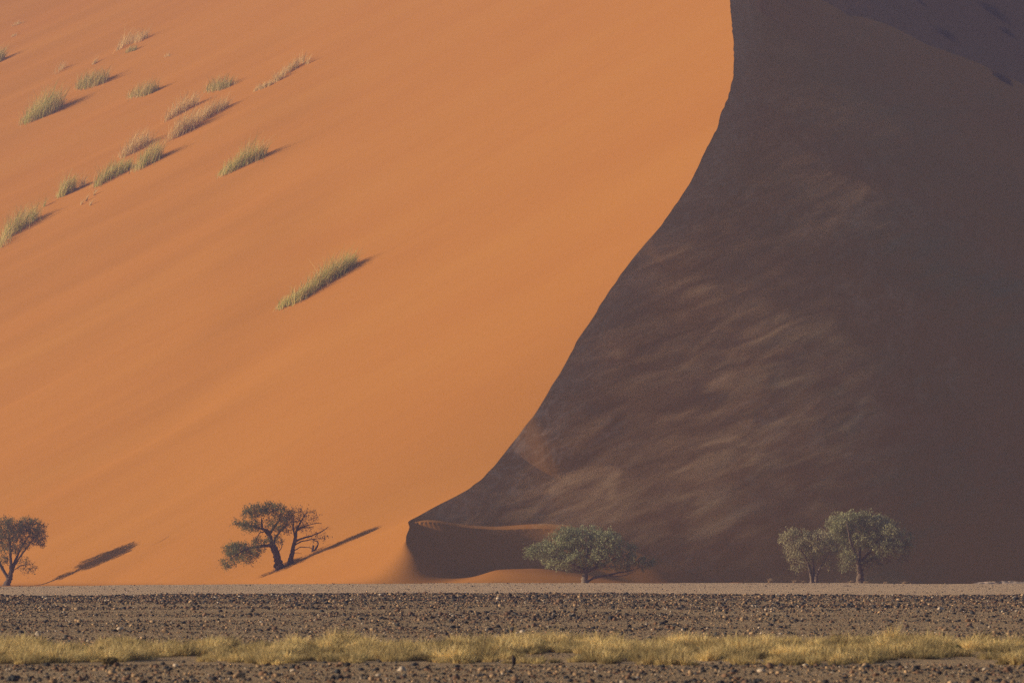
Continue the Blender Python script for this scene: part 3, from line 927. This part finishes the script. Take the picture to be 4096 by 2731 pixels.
g['kind'] = 'stuff'; g['label'] = 'band of dense dry yellow grass across the gravel'; g['category'] = 'grass'

# darker shrubs standing in the band
SH = [(95, 2622, 34, 'dark olive shrub in the grass band at the far left'), (165, 2632, 32, 'dark olive shrub second from the left in the grass band'), (235, 2618, 36, 'broadest dark shrub in the left part of the grass band'),
      (285, 2612, 26, 'small dark shrub right of the broadest dark shrub'), (410, 2608, 24, 'small olive shrub left of the brown clump in the grass'), (440, 2656, 30, 'brown dry shrub at the front edge of the grass band'),
      (730, 2606, 28, 'olive shrub in the grass band below the leaning trunk tree'), (1960, 2585, 16, 'low green shrub in the grass band near the middle'), (2175, 2584, 18, 'low green shrub in the grass below the umbrella acacia'),
      (2330, 2640, 20, 'small green shrub at the front of the grass below the umbrella acacia'), (3830, 2605, 26, 'olive shrub in the grass band at the far right')]
for x, y, h, lb in SH:
    Y = F * CAMZ / (y - HY); X = (x - CX) / F * Y
    n = 900
    u = r.normal(size=(n, 3)); u /= np.linalg.norm(u, axis=1)[:, None]; u *= r.random((n, 1)) ** 0.4
    R_ = h * 0.85 * Y / F
    c0 = np.array([0, 0, R_ * 0.45]) + u * np.array([R_ * 1.1, R_ * 0.9, R_ * 0.6]) * (1 + 0.35 * fbm(u[:, :1] * 2 + x, u[:, 2:] * 2, 2, 7))
    ax = r.normal(size=(n, 3)) + (0, 0, .6); ax /= np.linalg.norm(ax, axis=1)[:, None]
    sd_ = np.cross(ax, r.normal(size=(n, 3))); sd_ /= np.linalg.norm(sd_, axis=1)[:, None]
    L = 0.05
    q = np.stack([c0 - ax * L, c0 + sd_ * 0.010, c0 + ax * L, c0 - sd_ * 0.010], 1).reshape(-1, 3)
    cc = np.repeat(np.array([(0.26, 0.20, 0.09) if 'brown' in lb else (0.19, 0.18, 0.075)]) * r.uniform(.6, 1.4, (n, 1)), 4, 0)
    ob = mesh_np('desert_shrub', q, np.arange(4 * n).reshape(-1, 4), M_LEAF, col=cc)
    ob.location = (X, Y, float(plain_z(X, Y)))
    ob['label'] = lb; ob['category'] = 'shrub'; ob['group'] = 'dark shrubs in the dry grass band'

# dark bushes on the shaded arm of the dune, upper right
def hit_right(x, y, lo=620.0, hi=950.0):
    Y = np.arange(lo, hi, 0.5); X = (x - CX) / F * Y; Z = CAMZ + (HY - y) / F * Y
    z = right_z(X, Y)
    i = np.where(z >= Z)[0]
    k = i[0] if len(i) else len(Y) - 1
    return X[k], Y[k], float(z[k])
BU = [(3682, 14, 14, 0.9, 'faint grey bush at the top edge on the shaded far slope'), (3975, 58, 34, 0.6, 'dark bush high on the shaded far slope near the right corner'), (3790, 150, 22, 0.8, 'pale grey bush just above the shaded ridge line'),
      (4030, 135, 16, 0.8, 'small bush on the far shaded slope below the dark corner bush'), (4012, 322, 20, 0.6, 'dark low bush on the shaded ridge near the right frame edge')]
for x, y, h, k, lb in BU:
    X, Y, Z = hit_right(x, y); n = 500; s_ = h * Y / F
    bx = r.normal(0, s_ * .8, n); by = r.normal(0, s_ * .8, n); bz = right_z(bx + X, by + Y) - Z
    v, f, c = blades(np.stack([bx, by, bz], 1), r.uniform(.5, 1.2, n) * s_ * 0.9, r, (0.1, 0), 2, 0.06, 0.6, [(0.42 * k, 0.25 * k, 0.13 * k), (0.36 * k, 0.22 * k, 0.12 * k)])
    ob = mesh_np('dune_bush', v, f, M_LEAF, col=c); ob.location = (X, Y, Z)
    ob['label'] = lb; ob['category'] = 'bush'; ob['group'] = 'bushes on the shaded upper slope'

# ------------------------------------------------------------------ stones
def ico(sub):
    import bmesh
    bm = bmesh.new(); bmesh.ops.create_icosphere(bm, subdivisions=sub, radius=1.0)
    v = np.array([p.co[:] for p in bm.verts]); f = np.array([[q.index for q in p.verts] for p in bm.faces])
    bm.free(); return v, f
IV1, IF1 = ico(1)
IV2, IF2 = ico(2)
SC = {'dark slate grey': [(0.050, 0.055, 0.062), (0.035, 0.036, 0.040), (0.07, 0.068, 0.07)], 'tan': [(0.50, 0.34, 0.19), (0.42, 0.28, 0.16)],
      'rusty brown': [(0.27, 0.16, 0.095), (0.20, 0.12, 0.08)], 'pale': [(0.66, 0.54, 0.40), (0.58, 0.48, 0.36)]}
CN = list(SC); CP = [0.50, 0.18, 0.29, 0.03]
def shape(iv, r):
    d = 1 + 0.22 * fbm(iv[:, 0] * 1.3 + r.uniform(0, 50), iv[:, 1] * 1.3 + iv[:, 2] * 2.1, 2, int(r.integers(1e6)))
    v = iv * d[:, None]
    for _ in range(4):          # broken flat faces
        nrm = r.normal(size=3); nrm /= np.linalg.norm(nrm); o = r.uniform(0.55, 0.9)
        k = v @ nrm; v = v - np.maximum(k - o, 0)[:, None] * nrm
    return v * np.array([1.0, r.uniform(0.7, 1.0), r.uniform(0.5, 0.8)])

def stone_field(n, ymin, ymax, seed):
    r = np.random.default_rng(seed)
    Y = np.sqrt(r.random(n) * (ymax ** 2 - ymin ** 2) + ymin ** 2)
    X = (r.random(n) * 2 - 1) * (0.0935 * Y + 0.5)
    return X, Y, r

N_ST = 215000
X, Y, r = stone_field(N_ST, 78, 233, 77)
den = 0.55 + 0.45 * fbm(X * 0.10, Y * 0.16, 3, 81) + 0.30 * vnoise(X * 0.03, Y * 0.33, 84)
den += 0.5 * sstep(200, 226, Y) + 0.6 * (1 - sstep(92, 96, Y))
den -= 0.5 * sstep(92, 97, Y) * (1 - sstep(116, 121, Y))
keep = r.random(N_ST) < np.clip(den, 0.06, 1.1)
X, Y = X[keep], Y[keep]
n = len(X)
size = np.clip(0.0140 * np.exp(r.normal(0, 0.60, n)), 0.008, 0.080) * (1 + 0.35 * sstep(120, 210, Y))
Xq, Yq, _ = stone_field(9000, 300, 402, 78)
X = np.concatenate([X, Xq]); Y = np.concatenate([Y, Yq])
size = np.concatenate([size, np.clip(0.016 * np.exp(r.normal(0, 0.6, 9000)), 0.01, 0.07)]); n = len(X)
ci = r.choice(4, n, p=CP)
# largest in view become objects of their own
app = size / Y
vis = (np.abs(X) < 0.088 * Y) & ((Y < 94) | (Y > 121)) & (Y > 81) & (Y < 240)
score = np.where(vis, app, 0)
order = np.argsort(-score)
big = order[:280]; rest = np.setdiff1d(np.arange(n), big)
shapes = np.stack([shape(IV1, r) for _ in range(24)])
k = len(rest)
rv = shapes[r.integers(0, 24, k)] * size[rest, None, None]
az = r.uniform(0, 6.283, k); ca, sa = np.cos(az)[:, None], np.sin(az)[:, None]
x_ = rv[:, :, 0] * ca - rv[:, :, 1] * sa; y_ = rv[:, :, 0] * sa + rv[:, :, 1] * ca
V = np.stack([x_ + X[rest, None], y_ + Y[rest, None], rv[:, :, 2] + (plain_z(X[rest], Y[rest]) + 0.25 * size[rest])[:, None]], -1)
m = IV1.shape[0]
Fc = (np.arange(k)[:, None, None] * m + IF1[None]).reshape(-1, 3)
pal = [np.array(SC[c]) for c in CN]
base = np.array([pal[c][r.integers(len(pal[c]))] for c in ci])
cc = np.repeat(base[rest] * r.uniform(0.7, 1.3, (k, 1)), m, 0)
g = mesh_np('gravel', V.reshape(-1, 3), Fc, M_STONE, col=cc)
g['kind'] = 'stuff'; g['label'] = 'countless small stones strewn over the gravel plain'; g['category'] = 'gravel'

protos = {}
for c in range(4):
    for q in range(5):
        v = shape(IV2, r)
        protos[c, q] = (v, np.array(SC[CN[c]])[q % len(SC[CN[c]])])
pme = {}
for i in big:
    c = int(ci[i]); q = int(r.integers(5))
    zone = 'in the gravel strip in front of the dry grass band' if Y[i] < 110 else ('on the stony ground just behind the dry grass band' if Y[i] < 165 else 'near the far rim of the stony terrace')
    if (c, q) not in pme:
        ob = mesh_np('stone', protos[c, q][0], IF2, M_STONE, col=np.tile(protos[c, q][1], (len(IV2), 1)))
        pme[c, q] = ob.data
    else:
        ob = bpy.data.objects.new('stone', pme[c, q]); COL.objects.link(ob)
    ob.location = (X[i], Y[i], float(plain_z(X[i], Y[i])) + 0.25 * size[i])
    ob.scale = (size[i],) * 3
    ob.rotation_euler = (r.uniform(-.2, .2), r.uniform(-.2, .2), r.uniform(0, 6.28))
    ob['label'] = f'{CN[c]} stone {zone}'
    ob['category'] = 'stone'
    ob['group'] = f'{CN[c]} stones {zone}'

# a dark upright rock at the front of the grass band
def rock(name, label, x, y, w, h, colr, Y=None, seed=1):
    r = np.random.default_rng(seed)
    Y = Y or F * CAMZ / (y - HY); X = (x - CX) / F * Y
    v = shape(IV2, r); v = v / np.abs(v).max(0) * np.array([w, w * .8, h]) * Y / F * 0.5
    v[:, 2] += h * Y / F * 0.42
    ob = mesh_np(name, v, IF2, M_STONE, col=np.tile(colr, (len(v), 1)))
    ob.location = (X, Y, float(plain_z(X, Y)) - 0.01)
    ob['label'] = label; ob['category'] = 'rock'
    return ob
rock('upright_rock', 'dark upright rock standing at the front edge of the grass band', 2054, 2668, 20, 52, (0.05, 0.04, 0.04), None, 3)
rock('flat_rock', 'flat reddish rock lying on the stony ground at the right', 3878, 2487, 24, 14, (0.30, 0.17, 0.11), 150, 4)
rock('flat_rock', 'wide pale flat rock on the stony ground behind the grass at the right', 3560, 2484, 20, 16, (0.24, 0.16, 0.10), 150, 5)

# pale crust bank at the far right edge of the plain
r = np.random.default_rng(13)
Y0 = 403.0
x0, x1 = (3885 - CX) / F * Y0, (4150 - CX) / F * Y0
cx_ = np.linspace(x0, x1, 150)
prof = [(-0.5, -0.15), (-0.42, 0.02), (-0.36, 0.09), (-0.15, 0.11), (-0.12, 0.17), (0.1, 0.19), (0.12, 0.26), (0.5, 0.28), (1.6, 0.27), (1.9, -0.6)]
V = []
fade = np.clip((cx_ - x0) / 1.2, 0, 1)
for i, (dy, dz) in enumerate(prof):
    jz = 0.06 * fbm(cx_ * 1.6, cx_ * 0 + i * 0.35, 3, 5) * (dz > 0); jy = 0.22 * fbm(cx_ * 0.9 + i, cx_ * 0 + i * .7, 3, 6)
    V.append(np.stack([cx_, Y0 + dy + jy, plain_z(cx_, np.full_like(cx_, 400.0)) - 0.02 + (0.6 * dz * fade + 0.8 * jz * fade)], 1))
V = np.stack(V, 0); a, b = V.shape[:2]
idx = np.arange(a * b).reshape(a, b)
faces = np.stack([idx[:-1, :-1], idx[:-1, 1:], idx[1:, 1:], idx[1:, :-1]], -1).reshape(-1, 4)
bank = mesh_np('bank', V.reshape(-1, 3), faces, M_CRUST, col=np.tile((0.58, 0.44, 0.32), (a * b, 1)))
bank['kind'] = 'structure'; bank['label'] = 'low pale crusty bank at the far right edge of the plain'

# thin raised animal track on the lower left of the dune
tp = [(415, 2232), (470, 2222), (520, 2212), (560, 2196), (600, 2184), (640, 2166), (672, 2146)]
w3 = []
for x, y in tp:
    Y = hit_sand(x, y); w3.append(((x - CX) / F * Y, Y, 0))
w3 = resample(np.array(w3), 0.25)
w3[:, 0] += r.normal(0, 0.03, len(w3))
V = []
for off, hz in ((-0.16, -0.02), (-0.03, 0.055), (0.03, 0.055), (0.16, -0.02)):
    X_ = w3[:, 0] + off * 0.5; Y_ = w3[:, 1] - off * 1.5
    V.append(np.stack([X_, Y_, left_z(X_, Y_) + hz], 1))
V = np.stack(V, 0); a, b = V.shape[:2]; idx = np.arange(a * b).reshape(a, b)
faces = np.stack([idx[:-1, :-1], idx[:-1, 1:], idx[1:, 1:], idx[1:, :-1]], -1).reshape(-1, 4)
tr = mesh_np('path', V.reshape(-1, 3), faces, M_SAND, smooth=True, fattr={'blown': np.zeros(a * b), 'far_shade': np.zeros(a * b)})
tr['kind'] = 'structure'; tr['label'] = 'thin raised animal track crossing the lower left of the dune'

# ------------------------------------------------------------------ sand blowing off the crest
sr = spaced([(480.5, 500, 0.7, 1.0), (500, 680, 1.2, 2.5)])
sd_ = spaced([(0.1, 6, 0.5, 0.8), (6, 46, 1.2, 3.0)])
BX = crest_x(sr)[:, None] + sd_[None, :]
BY = np.repeat(sr[:, None], len(sd_), 1)
BZ = right_z(BX, BY)
hh_ = (0.15 + 0.42 * np.minimum(sd_, 15))[None, :] * (1 - sstep(17, 46, sd_))[None, :] + 0.25
hh_ = hh_ * (sstep(480, 492, sr) * 0.85 + 0.15)[:, None] * (1 + 0.25 * vnoise(BX * 0.15, BY * 0.12, 19))
a, b = BX.shape
V = np.concatenate([np.stack([BX, BY, BZ + hh_], -1).reshape(-1, 3), np.stack([BX, BY, BZ - 0.4], -1).reshape(-1, 3)])
it = np.arange(a * b).reshape(a, b); ib = it + a * b
def grid_f(g): return np.stack([g[:-1, :-1], g[:-1, 1:], g[1:, 1:], g[1:, :-1]], -1).reshape(-1, 4)
def wall_f(t, q): return np.stack([t[:-1], q[:-1], q[1:], t[1:]], -1)
Fc = np.concatenate([grid_f(it), grid_f(ib)[:, ::-1], wall_f(it[:, 0], ib[:, 0]), wall_f(it[:, -1], ib[:, -1])[:, ::-1], wall_f(it[0], ib[0])[:, ::-1], wall_f(it[-1], ib[-1])])
dm = bpy.data.materials.new('blowing_sand'); dm.use_nodes = True
n = dm.node_tree.nodes; l = dm.node_tree.links
n.remove(n['Principled BSDF'])
vs = n.new('ShaderNodeVolumeScatter')
vs.inputs['Color'].default_value = (0.96, 0.52, 0.28, 1)
vs.inputs['Anisotropy'].default_value = 0.1
w1 = noise_node(n, l, remap(n, l, mapping(n, l, (1, 1, 1), (0, math.radians(24), math.radians(10))), (0.20, 0.13, 0.85)), 1.0, 6, 0.66, 0.7)
w2 = noise_node(n, l, mapping(n, l, (0.05, 0.025, 0.07)), 1.0, 2, 0.5)
w1 = ramp(n, l, w1, [(0.43, (0, 0, 0)), (0.57, (0.30, 0.30, 0.30)), (0.72, (1, 1, 1))])
w2 = ramp(n, l, w2, [(0.34, (0.12, 0.12, 0.12)), (0.58, (1, 1, 1))])
tc = n.new('ShaderNodeTexCoord'); sx = n.new('ShaderNodeSeparateXYZ'); l.new(tc.outputs['Object'], sx.inputs[0])
mr = n.new('ShaderNodeMapRange'); l.new(sx.outputs['Z'], mr.inputs['Value'])
for kk, vv in (('From Min', 20), ('From Max', 44), ('To Min', 1.0), ('To Max', 0.22)): mr.inputs[kk].default_value = vv
dn = math_node(n, l, 'MULTIPLY', math_node(n, l, 'MULTIPLY', math_node(n, l, 'MULTIPLY', w1, w2), mr.outputs[0]), SANDBLOW)
l.new(dn, vs.inputs['Density'])
l.new(vs.outputs['Volume'], n['Material Output'].inputs['Volume'])
bs = mesh_np('blowing_sand', V, Fc, dm)
import bmesh
_b = bmesh.new(); _b.from_mesh(bs.data)
bmesh.ops.recalc_face_normals(_b, faces=_b.faces[:])
_b.to_mesh(bs.data); _b.free()
bs['category'] = 'blown sand'; bs['kind'] = 'stuff'; bs['label'] = 'wisps of sand blowing off the crest over the shaded face'
S.cycles.volume_step_rate = 0.12
S.cycles.volume_max_steps = 128

# ------------------------------------------------------------------ haze
HAZE = 0.00032
hm = bpy.data.materials.new('haze'); hm.use_nodes = True
n = hm.node_tree.nodes; l = hm.node_tree.links
n.remove(n['Principled BSDF'])
pv = n.new('ShaderNodeVolumePrincipled')
pv.inputs['Color'].default_value = (0.60, 0.57, 1.0, 1)
pv.inputs['Density'].default_value = HAZE
pv.inputs['Anisotropy'].default_value = 0.2
l.new(pv.outputs['Volume'], n['Material Output'].inputs['Volume'])
x0, x1, y0, y1, z0, z1 = -640, 640, -140, 1320, -8, 260
v = [(x, y, z) for z in (z0, z1) for y in (y0, y1) for x in (x0, x1)]
f = [(0, 2, 3, 1), (4, 5, 7, 6), (0, 1, 5, 4), (2, 6, 7, 3), (0, 4, 6, 2), (1, 3, 7, 5)]
hz = mesh_np('haze', v, f, hm)
hz['kind'] = 'stuff'; hz['label'] = 'thin dusty haze over the plain and dune'
print('verts dune', len(dune.data.vertices), 'stones', k)
